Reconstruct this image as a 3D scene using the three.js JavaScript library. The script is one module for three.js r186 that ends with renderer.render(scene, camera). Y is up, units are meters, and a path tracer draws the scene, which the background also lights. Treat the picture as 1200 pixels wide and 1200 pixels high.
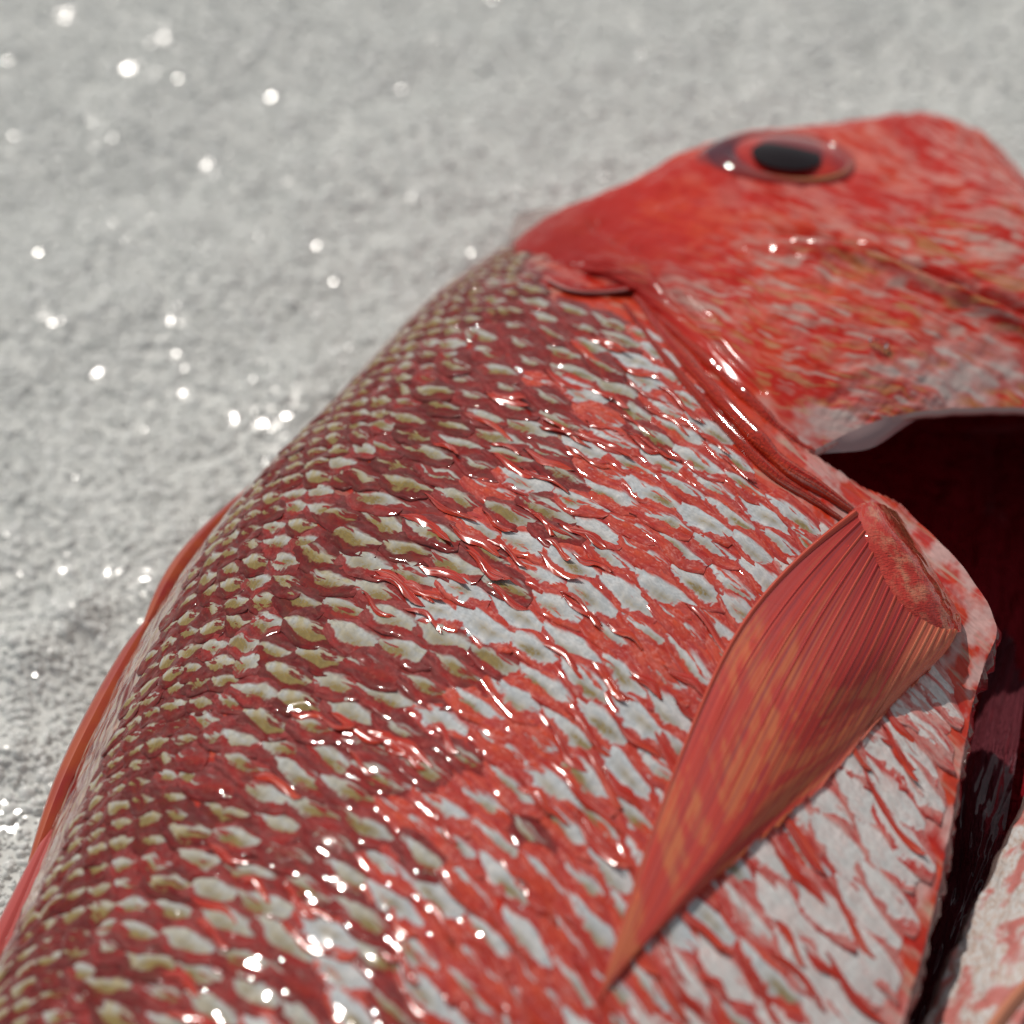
import * as THREE from 'three';
import { mergeGeometries, mergeVertices } from 'three/addons/utils/BufferGeometryUtils.js';

// ------------------------------------------------------------------ camera, sky, sun, exposure
const scene = new THREE.Scene();
const PITCH = 40 * Math.PI / 180, CAM_H = 0.33;
const camera = new THREE.PerspectiveCamera(20, 1, 0.02, 60);
camera.position.set(0, CAM_H, CAM_H / Math.tan(PITCH));
camera.lookAt(0, 0, 0);
camera.updateMatrixWorld(true);
camera.focus = 0.424;
camera.userData.fStop = 13.5;

const SUN = new THREE.Vector3(-0.33, 0.74, -0.59).normalize();
{  // a clear, slightly hazy sky, brighter round the sun and towards the horizon
  const W = 512, H = 256, d = new Float32Array(W * H * 4);
  for (let j = 0; j < H; j++) for (let i = 0; i < W; i++) {
    const up = ((j + 0.5) / H - 0.5) * Math.PI, a = ((i + 0.5) / W - 0.5) * 2 * Math.PI, y = Math.max(0, Math.sin(up)), c = Math.cos(a) * Math.cos(up) * SUN.x + Math.sin(up) * SUN.y + Math.sin(a) * Math.cos(up) * SUN.z;
    const h = Math.exp(-y * 2.6), g = Math.max(0, c) ** 8 * 0.4, o = (j * W + i) * 4;
    d[o] = 0.30 + 0.22 * h + g; d[o + 1] = 0.325 + 0.215 * h + g * 0.97; d[o + 2] = 0.36 + 0.20 * h + g * 0.93; d[o + 3] = 1;
  }
  const t = new THREE.DataTexture(d, W, H, THREE.RGBAFormat, THREE.FloatType);
  t.mapping = THREE.EquirectangularReflectionMapping; t.colorSpace = THREE.LinearSRGBColorSpace; t.magFilter = t.minFilter = THREE.LinearFilter; t.needsUpdate = true;
  scene.background = scene.environment = t;
}
const sun = new THREE.DirectionalLight(0xfff7ee, 4.2);
sun.position.copy(SUN).multiplyScalar(2);
sun.castShadow = true;
sun.shadow.mapSize.set(4096, 4096);
sun.shadow.radius = 2;
Object.assign(sun.shadow.camera, { left: -0.3, right: 0.3, top: 0.3, bottom: -0.3, near: 0.5, far: 4 });
scene.add(sun);
const renderer = new THREE.WebGLRenderer({ antialias: true });
renderer.toneMapping = THREE.LinearToneMapping;
renderer.toneMappingExposure = 0.56;
renderer.shadowMap.enabled = true;

// ------------------------------------------------------------------ helpers
let seed = 20240611;
const rnd = () => { seed = (seed + 0x6d2b79f5) | 0; let t = Math.imul(seed ^ (seed >>> 15), 1 | seed); t = (t + Math.imul(t ^ (t >>> 7), 61 | t)) ^ t; return ((t ^ (t >>> 14)) >>> 0) / 4294967296; };
const rr = (a, b) => a + (b - a) * rnd();
const clamp = THREE.MathUtils.clamp, lerp = THREE.MathUtils.lerp;
const sst = (a, b, x) => { const t = clamp((x - a) / (b - a), 0, 1); return t * t * (3 - 2 * t); };
const hash = (x, y, s) => { let h = Math.imul(x, 374761393) ^ Math.imul(y, 668265263) ^ Math.imul(s, 2147483647 ^ 0x5bd1e995); h = Math.imul(h ^ (h >>> 13), 1274126177); h ^= h >>> 16; h = Math.imul(h, 0x85ebca6b); return ((h ^ (h >>> 15)) >>> 0) / 4294967296; };
function vn(x, y, s = 0) {
  const ix = Math.floor(x), iy = Math.floor(y), fx = x - ix, fy = y - iy, u = fx * fx * (3 - 2 * fx), v = fy * fy * (3 - 2 * fy);
  const a = hash(ix, iy, s), b = hash(ix + 1, iy, s), c = hash(ix, iy + 1, s), d = hash(ix + 1, iy + 1, s);
  return a + (b - a) * u + (c - a) * v + (a - b - c + d) * u * v;
}
function fbm(x, y, o = 4, s = 0) { let r = 0, w = 0.5, t = 0; for (let i = 0; i < o; i++) { r += w * vn(x, y, s + i * 17); t += w; x *= 2.03; y *= 2.03; w *= 0.5; } return r / t; }
const V = (x, y, z) => new THREE.Vector3(x, y, z);

// the control points of the shapes were read off as (column, row, height over the ice in mm) and turned into points in metres here
const TF = Math.tan(10 * Math.PI / 180), AX = V(1, 0, 0), AY = V(0, 1, 0).applyQuaternion(camera.quaternion), AZ = V(0, 0, -1).applyQuaternion(camera.quaternion);
function P(px, py, h) {
  const d = AZ.clone().addScaledVector(AX, (px - 600) / 600 * TF).addScaledVector(AY, (600 - py) / 600 * TF);
  return camera.position.clone().addScaledVector(d, (h / 1000 - CAM_H) / d.y);
}
function pixelOf(p) {
  const d = p.clone().sub(camera.position), z = d.dot(AZ);
  return [600 + d.dot(AX) / z / TF * 600, 600 - d.dot(AY) / z / TF * 600, z];
}

// natural cubic spline through equally spaced values, n samples per interval
function spline(y, n) {
  const N = y.length, m = new Float64Array(N), c = new Float64Array(N), d = new Float64Array(N);
  for (let i = 1; i < N - 1; i++) { const r = 6 * (y[i + 1] - 2 * y[i] + y[i - 1]), w = 4 - c[i - 1]; c[i] = 1 / w; d[i] = (r - d[i - 1]) / w; }
  for (let i = N - 2; i > 0; i--) m[i] = d[i] - c[i] * m[i + 1];
  const out = [];
  for (let i = 0; i < N - 1; i++) for (let k = 0; k < n; k++) { const t = k / n, s = 1 - t; out.push(s * y[i] + t * y[i + 1] + ((s * s * s - s) * m[i] + (t * t * t - t) * m[i + 1]) / 6); }
  out.push(y[N - 1]);
  return out;
}
class Surf {  // a smooth sheet through a grid of control points; u counts rows, v counts columns
  constructor(ctrl, n = 16) {
    this.R = ctrl.length; this.C = ctrl[0].length; this.n = n;
    this.nu = (this.R - 1) * n + 1; this.nv = (this.C - 1) * n + 1;
    this.g = [0, 1, 2].map((k) => {
      const rows = ctrl.map((r) => spline(r.map((p) => p.getComponent(k)), n)), a = new Float64Array(this.nu * this.nv);
      for (let j = 0; j < this.nv; j++) spline(rows.map((r) => r[j]), n).forEach((x, i) => { a[i * this.nv + j] = x; });
      return a;
    });
  }
  at(u, v) {
    const U = clamp(u * this.n, 0, this.nu - 1.0001), W = clamp(v * this.n, 0, this.nv - 1.0001), i = Math.floor(U), j = Math.floor(W), a = U - i, b = W - j, o = i * this.nv + j, r = [0, 0, 0];
    for (let k = 0; k < 3; k++) { const g = this.g[k]; r[k] = (1 - a) * ((1 - b) * g[o] + b * g[o + 1]) + a * ((1 - b) * g[o + this.nv] + b * g[o + this.nv + 1]); }
    return V(...r);
  }
  normal(u, v, e = 0.08) {  // pointing up where the sheet is seen from above
    const a = this.at(u + e, v).sub(this.at(u - e, v)), b = this.at(u, v + e).sub(this.at(u, v - e));
    return b.cross(a).normalize();
  }
  find(px, py, u0, v0) {  // (u, v) of the point of the sheet seen at that column and row
    if (u0 === undefined) {
      let best = 1e9;
      for (let i = 0; i <= this.R * 3; i++) for (let j = 0; j <= this.C * 3; j++) {
        const u = i / (this.R * 3) * (this.R - 1), v = j / (this.C * 3) * (this.C - 1), q = pixelOf(this.at(u, v)), d = (q[0] - px) ** 2 + (q[1] - py) ** 2 + (this.normal(u, v).dot(camera.position.clone().sub(this.at(u, v))) < 0 ? 1e6 : 0);
        if (d < best) { best = d; u0 = u; v0 = v; }
      }
    }
    let u = u0, v = v0;
    for (let k = 0; k < 12; k++) {
      const q = pixelOf(this.at(u, v)), e = 0.02, a = pixelOf(this.at(u + e, v)), b = pixelOf(this.at(u, v + e));
      const ax = (a[0] - q[0]) / e, ay = (a[1] - q[1]) / e, bx = (b[0] - q[0]) / e, by = (b[1] - q[1]) / e, det = ax * by - ay * bx;
      if (Math.abs(det) < 1e-9) break;
      const dx = px - q[0], dy = py - q[1];
      u = clamp(u + clamp((dx * by - dy * bx) / det, -0.4, 0.4), 0, this.R - 1); v = clamp(v + clamp((ax * dy - ay * dx) / det, -0.4, 0.4), 0, this.C - 1);
    }
    return [u, v];
  }
}
// grid geometry from a function (i, j) -> Vector3, with uv from another
function gridGeo(nu, nv, pos, uvf, colf, flip) {
  const p = [], uv = [], col = [], idx = [];
  for (let i = 0; i <= nu; i++) for (let j = 0; j <= nv; j++) {
    const q = pos(i / nu, j / nv); p.push(q.x, q.y, q.z);
    const t = uvf ? uvf(i / nu, j / nv) : [j / nv, i / nu]; uv.push(t[0], t[1]);
    if (colf) col.push(...colf(i / nu, j / nv));
  }
  for (let i = 0; i < nu; i++) for (let j = 0; j < nv; j++) {
    const a = i * (nv + 1) + j, b = a + 1, c = a + nv + 1, d = c + 1;
    if (flip) idx.push(a, c, b, b, c, d); else idx.push(a, b, c, b, d, c);
  }
  const g = new THREE.BufferGeometry();
  g.setAttribute('position', new THREE.Float32BufferAttribute(p, 3));
  g.setAttribute('uv', new THREE.Float32BufferAttribute(uv, 2));
  if (colf) g.setAttribute('color', new THREE.Float32BufferAttribute(col, 3));
  g.setIndex(idx); g.computeVertexNormals();
  return g;
}
function tube(pts, radii, seg = 6) {  // tapered round bar through points
  const n = pts.length, p = [], uv = [], idx = [];
  let side = V(0, 1, 0);
  for (let i = 0; i < n; i++) {
    const t = pts[Math.min(i + 1, n - 1)].clone().sub(pts[Math.max(i - 1, 0)]).normalize(), s = side.clone().addScaledVector(t, -side.dot(t)).normalize(), b = t.clone().cross(s);
    for (let k = 0; k <= seg; k++) { const a = k / seg * 2 * Math.PI, q = pts[i].clone().addScaledVector(s, Math.cos(a) * radii[i]).addScaledVector(b, Math.sin(a) * radii[i]); p.push(q.x, q.y, q.z); uv.push(k / seg, i / (n - 1)); }
  }
  for (let i = 0; i < n - 1; i++) for (let k = 0; k < seg; k++) { const a = i * (seg + 1) + k, c = a + seg + 1; idx.push(a, c, a + 1, a + 1, c, c + 1); }
  const g = new THREE.BufferGeometry();
  g.setAttribute('position', new THREE.Float32BufferAttribute(p, 3)); g.setAttribute('uv', new THREE.Float32BufferAttribute(uv, 2)); g.setIndex(idx); g.computeVertexNormals();
  return g;
}
function tex(w, h, f, srgb = true, repeat = false) {  // f(x, y) -> linear [r, g, b] for a colour map, a number for a height or roughness map
  const d = new Uint8Array(w * h * 4), enc = (c) => Math.round(255 * clamp(c <= 0.0031308 ? c * 12.92 : 1.055 * c ** (1 / 2.4) - 0.055, 0, 1));
  for (let y = 0; y < h; y++) for (let x = 0; x < w; x++) {
    const c = f((x + 0.5) / w, (y + 0.5) / h), o = (y * w + x) * 4;
    if (typeof c === 'number') d[o] = d[o + 1] = d[o + 2] = Math.round(255 * clamp(c, 0, 1));
    else for (let k = 0; k < 3; k++) d[o + k] = enc(c[k]);
    d[o + 3] = 255;
  }
  const t = new THREE.DataTexture(d, w, h);
  t.colorSpace = srgb ? THREE.SRGBColorSpace : THREE.NoColorSpace;
  t.magFilter = THREE.LinearFilter; t.minFilter = THREE.LinearMipmapLinearFilter; t.generateMipmaps = true;
  if (repeat) t.wrapS = t.wrapT = THREE.RepeatWrapping;
  t.needsUpdate = true;
  return t;
}
const mix3 = (a, b, t) => [a[0] + (b[0] - a[0]) * t, a[1] + (b[1] - a[1]) * t, a[2] + (b[2] - a[2]) * t];
const used = {};
const numbered = (n) => { const k = used[n] = (used[n] ?? -1) + 1; return k ? n + '_' + String(k).padStart(3, '0') : n; };
function put(name, geo, mat, parent, base) {
  if (base) geo.translate(-base.x, -base.y, -base.z);
  const m = new THREE.Mesh(geo, mat); m.name = parent === scene ? numbered(name) : name; m.castShadow = m.receiveShadow = true;
  if (parent !== scene) { const k = (parent.userData.count ??= {}); const c = k[name] = (k[name] ?? -1) + 1; if (c) m.name = name + '_' + String(c).padStart(3, '0'); }
  parent.add(m);
  return m;
}
function tag(o, label, category, group, kind) { Object.assign(o.userData, { label, category }); if (group) o.userData.group = group; if (kind) o.userData.kind = kind; return o; }

// ------------------------------------------------------------------ the bed of crushed ice
const MOUNDS = [[40, 760, 7, 4], [92, 715, 4.5, 3.5], [10, 880, 6, 3], [150, 790, 6, -1.5]].map(([px, py, r, h]) => { const q = P(px, py, 0); return [q.x, q.z, r / 1000, h / 1000]; });
function iceHeight(x, z) {
  const a = fbm(x * 28 + 5, z * 28 + 9, 3, 3) - 0.5, b = fbm(x * 110, z * 110, 3, 11) - 0.5, c = fbm(x * 420, z * 420, 3, 29) - 0.5;
  let m = 0;
  for (const [mx, mz, r, h] of MOUNDS) m += h * Math.exp(-((x - mx) ** 2 + (z - mz) ** 2) / (r * r));
  return -0.002 + m + a * 0.007 + b * 0.0017 + c * 0.0003;
}
const iceMat = new THREE.MeshPhysicalMaterial({ color: new THREE.Color().setRGB(0.87, 0.89, 0.87), roughness: 0.16, ior: 1.31 });
{
  const N = 640, st = (t) => { const s = 2 * t - 1; return 0.27 * s + 2.2 * s ** 9; };
  const g = gridGeo(N, N, (a, b) => { const x = st(b), z = st(a) - 0.06; return V(x, iceHeight(x, z), z); }, (a, b) => [st(b) * 10, st(a) * 10]);
  iceMat.map = tex(1024, 1024, (x, y) => { const n = fbm(x * 14, y * 14, 5, 41), m = fbm(x * 90, y * 90, 3, 47); const k = 0.90 + 0.12 * (n - 0.5) + 0.06 * (m - 0.5); return [k, k * 1.0, k * 0.985]; }, true, true);
  iceMat.map.repeat.set(0.5, 0.5);
  const o = put('crushed_ice', g, iceMat, scene); o.userData.kind = 'structure';
}
{
  const grain = (detail, s) => { let g = new THREE.IcosahedronGeometry(1, detail); if (s === 1) { g.deleteAttribute('uv'); g.deleteAttribute('normal'); g = mergeVertices(g); } const p = g.attributes.position; for (let i = 0; i < p.count; i++) { const x = p.getX(i), y = p.getY(i), z = p.getZ(i), k = 0.75 + 0.5 * vn(x * 1.7 + s * 3.1 + 9, y * 1.7 + z * 1.3 + 5, s); p.setXYZ(i, x * k, y * k * 0.8, z * k); } g.computeVertexNormals(); return g; };
  const mats = [[0.80, 0.82, 0.80, 0.15], [0.77, 0.79, 0.77, 0.12], [0.77, 0.79, 0.77, 0.2]].map(([r, g, b, q]) => new THREE.MeshPhysicalMaterial({ color: new THREE.Color().setRGB(r, g, b), roughness: q, ior: 1.31, flatShading: q !== 0.15 }));
  const clear = new THREE.MeshPhysicalMaterial({ color: 0xffffff, roughness: 0.12, transmission: 1, ior: 1.31, flatShading: true });
  const M = new THREE.Matrix4(), Q = new THREE.Quaternion();
  const spread = (name, geo, mat, n, r0, r1, sink, near) => {
    const o = new THREE.InstancedMesh(geo, mat, n); o.name = name; o.userData.kind = 'stuff'; o.castShadow = o.receiveShadow = true;
    tag(o, { ice_grains: 'fine wet grains of crushed ice covering the whole bed', ice_crystals: 'sharp glinting ice crystals scattered over the whole bed', ice_flecks: 'dull flat flecks of ice lying between the crystals', ice_bits: 'small clear bits of ice strewn over the bed', wet_ice_bits: 'clear wet ice bits at the left beside the fish back' }[name], 'ice', null, 'stuff');
    for (let i = 0; i < n; i++) {
      let q, w;
      do { q = V(rr(-0.25, 0.25), 0, rr(-0.38, 0.16)); w = pixelOf(q); } while (w[0] < -330 || w[0] > 1530 || w[1] < -250 || w[1] > 1330 || (w[1] > 420 && w[0] > 700) || (near && rnd() > 0.12 + sst(500, 900, w[1])));
      const r = lerp(r0, r1, rnd() ** 3);
      Q.setFromEuler(new THREE.Euler(rr(0, 6.3), rr(0, 6.3), rr(0, 6.3)));
      o.setMatrixAt(i, M.compose(V(q.x, iceHeight(q.x, q.z) + r * sink, q.z), Q, V(r * rr(0.7, 1.4), r * rr(0.7, 1.2), r * rr(0.7, 1.4))));
    }
    scene.add(o);
  };
  spread('ice_grains', grain(1, 1), mats[0], 42000, 0.0005, 0.0017, -0.35);
  spread('ice_crystals', grain(0, 2), mats[1], 52000, 0.0003, 0.0009, 0.0);
  spread('ice_flecks', grain(0, 7), mats[2], 17000, 0.0004, 0.0011, -0.1);
  spread('ice_bits', grain(1, 5), clear, 9000, 0.0004, 0.0015, 0.1);
  spread('wet_ice_bits', grain(0, 9), clear, 3500, 0.0006, 0.0018, 0.2, true);
}
// ------------------------------------------------------------------ the fish: its sheets
const base = P(520, 700, 0); base.y = 0;
const fish = new THREE.Group(); fish.name = 'fish'; fish.position.copy(base); scene.add(fish);
tag(fish, 'gutted scaled red snapper lying on its side on crushed ice', 'fish');
const F = (name, geo, mat, parent = fish) => put(name, geo, mat, parent, base);
const HB = [31, 41, 48, 53, 54.5, 51, 43];
function bodyRow(pts, hs, dir) {
  const c = pts.map(([x, y], k) => P(x, y, hs[k])), d = V(dir[0], 0, dir[1]).normalize();
  return [c[0].clone().addScaledVector(d, -0.006).add(V(0, -0.034, 0)), c[0].clone().addScaledVector(d, 0.0045).add(V(0, -0.015, 0)), ...c];
}
const body = new Surf([
  bodyRow([[-160, 1440], [-70, 1290], [60, 1220], [240, 1270], [430, 1400], [600, 1580], [760, 1800]], HB, [-0.9, -0.45]),
  bodyRow([[-60, 1240], [20, 1110], [150, 1060], [330, 1100], [520, 1220], [690, 1400], [880, 1640]], HB, [-0.9, -0.45]),
  bodyRow([[30, 1060], [105, 945], [225, 905], [400, 945], [590, 1050], [770, 1230], [980, 1430]], HB, [-0.88, -0.45]),
  bodyRow([[98, 890], [170, 800], [290, 765], [460, 800], [650, 890], [840, 1050], [1045, 1240]], HB, [-0.86, -0.5]),
  bodyRow([[180, 725], [245, 650], [360, 622], [525, 660], [710, 740], [900, 880], [1095, 1060]], HB, [-0.85, -0.55]),
  bodyRow([[270, 600], [330, 535], [430, 515], [590, 550], [770, 620], [950, 735], [1128, 890]], HB, [-0.8, -0.6]),
  bodyRow([[362, 505], [420, 445], [510, 430], [650, 460], [820, 525], [985, 630], [1152, 785]], [32, 41, 48, 52.3, 53.5, 50.5, 43], [-0.75, -0.65]),
  bodyRow([[455, 400], [505, 360], [590, 350], [710, 380], [850, 440], [990, 550], [1190, 690]], [33, 41, 47, 50, 50.5, 47, 42], [-0.7, -0.7]),
  bodyRow([[545, 318], [590, 300], [655, 300], [760, 335], [890, 400], [1030, 500], [1200, 630]], [34, 39, 42, 43, 40, 33, 24], [-0.65, -0.75]),
  bodyRow([[640, 262], [690, 250], [750, 262], [840, 310], [950, 380], [1060, 470], [1220, 590]], [30, 33, 35, 34, 30, 22, 12], [-0.6, -0.8]),
]);
const HH = [38, 43.5, 47, 48.5, 47.5, 44.5, 40];
const headRow = (pts, dir, dh = 0, hs = HH) => {
  const r = bodyRow(pts, hs.map((h) => h + dh), dir), e = r[r.length - 1];
  return r;
};
const head = new Surf([
  headRow([[590, 300], [632, 318], [700, 322], [775, 372], [850, 440], [915, 503], [950, 530]], [-0.6, -0.8], 0.5, [36, 41.5, 44.2, 48.6, 51, 50, 48]),
  headRow([[645, 252], [690, 285], [750, 315], [825, 368], [890, 425], [945, 478], [985, 512]], [-0.5, -0.86], 0, [38, 44, 49, 52, 52.5, 50, 47]),
  headRow([[735, 212], [770, 245], [820, 290], [880, 340], [945, 395], [1005, 445], [1040, 490]], [-0.4, -0.9], 0, [39, 45, 49, 51, 51, 48.5, 45]),
  headRow([[830, 166], [858, 210], [900, 262], [955, 312], [1020, 365], [1080, 420], [1110, 479]], [-0.3, -0.95], 0, [40, 45.5, 49, 50, 49.5, 47, 43]),
  headRow([[925, 149], [948, 198], [990, 250], [1040, 300], [1100, 352], [1155, 405], [1190, 478]], [-0.15, -1], 0),
  headRow([[1012, 139], [1040, 188], [1080, 238], [1130, 285], [1190, 335], [1245, 390], [1270, 478]], [0.05, -1], -1),
  headRow([[1090, 134], [1122, 172], [1165, 215], [1215, 258], [1280, 308], [1335, 380], [1360, 475]], [0.3, -0.9], -3),
  headRow([[1152, 160], [1185, 195], [1225, 240], [1280, 280], [1345, 330], [1400, 390], [1430, 465]], [0.6, -0.75], -6),
  headRow([[1205, 220], [1235, 250], [1275, 285], [1330, 325], [1390, 370], [1440, 415], [1470, 455]], [0.8, -0.6], -11),
  headRow([[1250, 300], [1280, 320], [1320, 345], [1365, 370], [1410, 395], [1450, 420], [1480, 445]], [0.9, -0.4], -17),
]);
// ------------------------------------------------------------------ pigments (what the skin is, in linear values)
const RED = [0.57, 0.022, 0.012], CRIMSON = [0.13, 0.003, 0.005], ORANGE = [0.70, 0.068, 0.022], GREY = [0.57, 0.605, 0.63], OLIVE = [0.27, 0.185, 0.045], TAN = [0.52, 0.46, 0.31], PINK = [0.70, 0.34, 0.30], WHITE = [0.74, 0.725, 0.71], FLESH = [0.26, 0.005, 0.012];
const grainOf = (x, y, s) => fbm(x, y, 3, s) - 0.5;

// the ragged skin of one scale pocket: a runs across the fish (0..1), b towards the tail (0..1); zone 0 back, 1 flank, 2 belly
// zone 0 back, 1 upper flank, 2 flank, 3 belly
function pocket(zone, k) {
  const s = zone * 1000 + k * 31, r = (n) => hash(k, n, zone + 5), kr = k / 35;  // later pockets keep more red skin
  const red = [0.035, 0.0, -0.085, -0.13][zone] + [0.12, 0.18, 0.24, 0.2][zone] * kr, slant = 0.10 + (r(2) - 0.5) * 0.16, oa = 0.34 + 0.36 * r(3), ob = 0.64 + 0.1 * r(4), os = [1.5, 1.25, 0.85, 0.06][zone] * (0.45 + 0.7 * r(5));
  const r0 = [CRIMSON, mix3(CRIMSON, RED, 0.15), mix3(CRIMSON, RED, 0.85), RED][zone], r1 = [mix3(CRIMSON, RED, 0.25), mix3(CRIMSON, RED, 0.55), ORANGE, PINK][zone], w0 = [TAN, mix3(TAN, GREY, 0.4), GREY, WHITE][zone], w1 = [GREY, GREY, WHITE, mix3(WHITE, PINK, 0.35)][zone];
  return (a, b) => {
    const e = a * 2 - 1, wob = fbm(a * 3 + s, b * 3, 3, s) - 0.5, bb = b + slant * e * 0.5 + wob * 0.16;
    const streak = fbm(a * 2.6 + bb * 2.5, bb * 10 - a * 2.2, 4, s + 3) - 0.5, comb = fbm(a * 17 + bb * 5, bb * 3.5, 3, s + 7) - 0.5;
    // the bare pocket is a lens across the fish; red skin hangs over its tailward rim in a fringe and closes it at both ends
    const rim = bb - (0.80 - 0.22 * e * e) + comb * [0.1, 0.16, 0.26, 0.26][zone] + streak * 0.26, front = (0.40 + 0.15 * e * e) - bb + streak * 0.2;
    let m = Math.max(sst(-0.03, 0.04, rim + red), sst(-0.03, 0.06, front + red * 0.6), sst(0.02, 0.1, streak + red - 0.13));
    m *= 0.9 + 0.1 * vn(a * 8, b * 14, s + 23);
    const n1 = grainOf(a * 9, b * 9, s + 11), n2 = grainOf(a * 30, b * 30, s + 13);
    let c = mix3(w0, w1, clamp(0.35 + n1 * 1.6, 0, 1));
    const ol = os * Math.exp(-(((a - oa) / [0.33, 0.28, 0.22, 0.2][zone]) ** 2) - (((bb - ob) / [0.16, 0.14, 0.11, 0.1][zone]) ** 2)) * (0.9 + 1.4 * n2 + 0.4 * n1);
    c = mix3(c, OLIVE, clamp(ol * 1.3, 0, 0.94));
    let rc = mix3(r0, r1, clamp(0.35 + streak * 1.8 + n1 + 0.3 * (r(8) - 0.5), 0, 1));
    rc = mix3(rc, PINK, clamp((comb + n2) * 1.1 - 0.12, 0, 0.7) * [0.1, 0.3, 1, 1][zone]);
    c = mix3(c, rc, m);
    const q = (1 + n2 * 0.5) * (1 + 0.22 * (vn(a * 22 + bb * 3, bb * 3, s + 25) - 0.5) * (1 - m));
    return { c: [c[0] * q, c[1] * q, c[2] * q], h: 0.3 + 0.3 * m + 0.4 * n1 + 0.2 * n2 + 0.6 * m * streak };
  };
}
const CELLS = 6;
function atlas(zone) {
  const S = 1024, hgt = new Float32Array(S * S), ps = Array.from({ length: CELLS * CELLS }, (_, k) => pocket(zone, k));
  const map = tex(S, S, (x, y) => { const i = Math.floor(x * CELLS), j = Math.floor(y * CELLS), o = ps[j * CELLS + i](x * CELLS - i, y * CELLS - j); hgt[Math.floor(y * S) * S + Math.floor(x * S)] = o.h; return o.c; });
  const bump = tex(S, S, (x, y) => hgt[Math.floor(y * S) * S + Math.floor(x * S)], false);
  return [map, bump];
}
const wet = (o) => new THREE.MeshPhysicalMaterial({ roughness: 0.85, specularIntensity: 0.08, clearcoat: 1, clearcoatRoughness: 0.07, side: THREE.DoubleSide, ...o });
const scaleMats = [0, 1, 2, 3].map((z) => { const [map, bumpMap] = atlas(z); return wet({ map, bumpMap, bumpScale: [0.00011, 0.00011, 0.00016, 0.0002][z], clearcoat: [0.75, 0.95, 1, 1][z], clearcoatRoughness: z < 2 ? 0.055 : 0.07 }); });

// one scale pocket laid on a sheet: u, v centre; du, dv size; headward end sunk under its neighbours, tailward rim standing proud
function pocketGeo(surf, pos, u, v, du, dv, k, lift, tilt, twist) {
  const ci = k % CELLS, cj = Math.floor(k / CELLS) % CELLS, NB = 8, NA = 8, f = 0.02, s = Math.floor(rnd() * 9999), sk = rr(-0.05, 0.05);
  return gridGeo(NB + 1, NA, (bt, at) => {
    const last = bt > 0.99, b = Math.min(1, bt * (NB + 1) / NB), a = at * 2 - 1;
    const bb = (b - 0.5) * (1 - 0.3 * a * a) - 0.05 * a * a + b * (0.12 * (vn(at * 3.3, 1, s) - 0.5) + 0.08 * (vn(at * 9, 2, s) - 0.5) + sk * a), wd = 0.5 * (0.93 + 0.2 * vn(b * 3, a > 0 ? 3 : 4, s));
    const uu = u - bb * du + twist * a * du, vv = v + a * wd * dv;
    const h = lift * (-0.35 + 1.1 * b) + lift * 0.8 * (1 - a * a) * Math.sin(Math.PI * Math.min(1, b + 0.12)) + lift * 0.6 * (vn(at * 3, b * 3, s + 5) - 0.5) + tilt * a - (last ? lift * 1.3 : 0);
    return pos(uu, vv).addScaledVector(surf.normal(uu, vv), h);
  }, (bt, at) => [(ci + f + (1 - 2 * f) * at) / CELLS, (cj + f + (1 - 2 * f) * Math.min(1, bt * (NB + 1) / NB)) / CELLS], null, true);
}

// ------------------------------------------------------------------ body skin
const rimPts = [[940, 522], [1005, 565], [1060, 592], [1110, 618], [1150, 648], [1185, 682]].map(([x, y]) => body.find(x, y));
function rimU(v) { let i = 0; while (i < rimPts.length - 2 && v > rimPts[i + 1][1]) i++; const a = rimPts[i], b = rimPts[i + 1]; return lerp(a[0], b[0], clamp((v - a[1]) / (b[1] - a[1]), -0.5, 1.5)); }
const bodyPos = (u, v) => {
  const p = body.at(u, v), e = sst(rimPts[0][1] - 0.35, rimPts[0][1] + 0.1, v), r = rimU(v);
  if (e > 0 && u > r) p.y -= e * (0.006 * sst(r, r + 0.05, u) + 0.03 * sst(r + 0.02, r + 0.8, u));
  const k = (fbm(u * 7, v * 7, 3, 71) - 0.5) * 0.0007;
  return p.addScaledVector(body.normal(u, v), k);
};
const vEdge = (u) => 8 - (u > 6.35 ? 0.75 * ((Math.min(u, 7.3) - 6.35) / 0.8) ** 2 : 0);
const inPoly = (x, y, q) => { let c = false; for (let i = 0, j = q.length - 1; i < q.length; j = i++) if ((q[i][1] > y) !== (q[j][1] > y) && x < (q[j][0] - q[i][0]) * (y - q[i][1]) / (q[j][1] - q[i][1]) + q[i][0]) c = !c; return c; };
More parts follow.
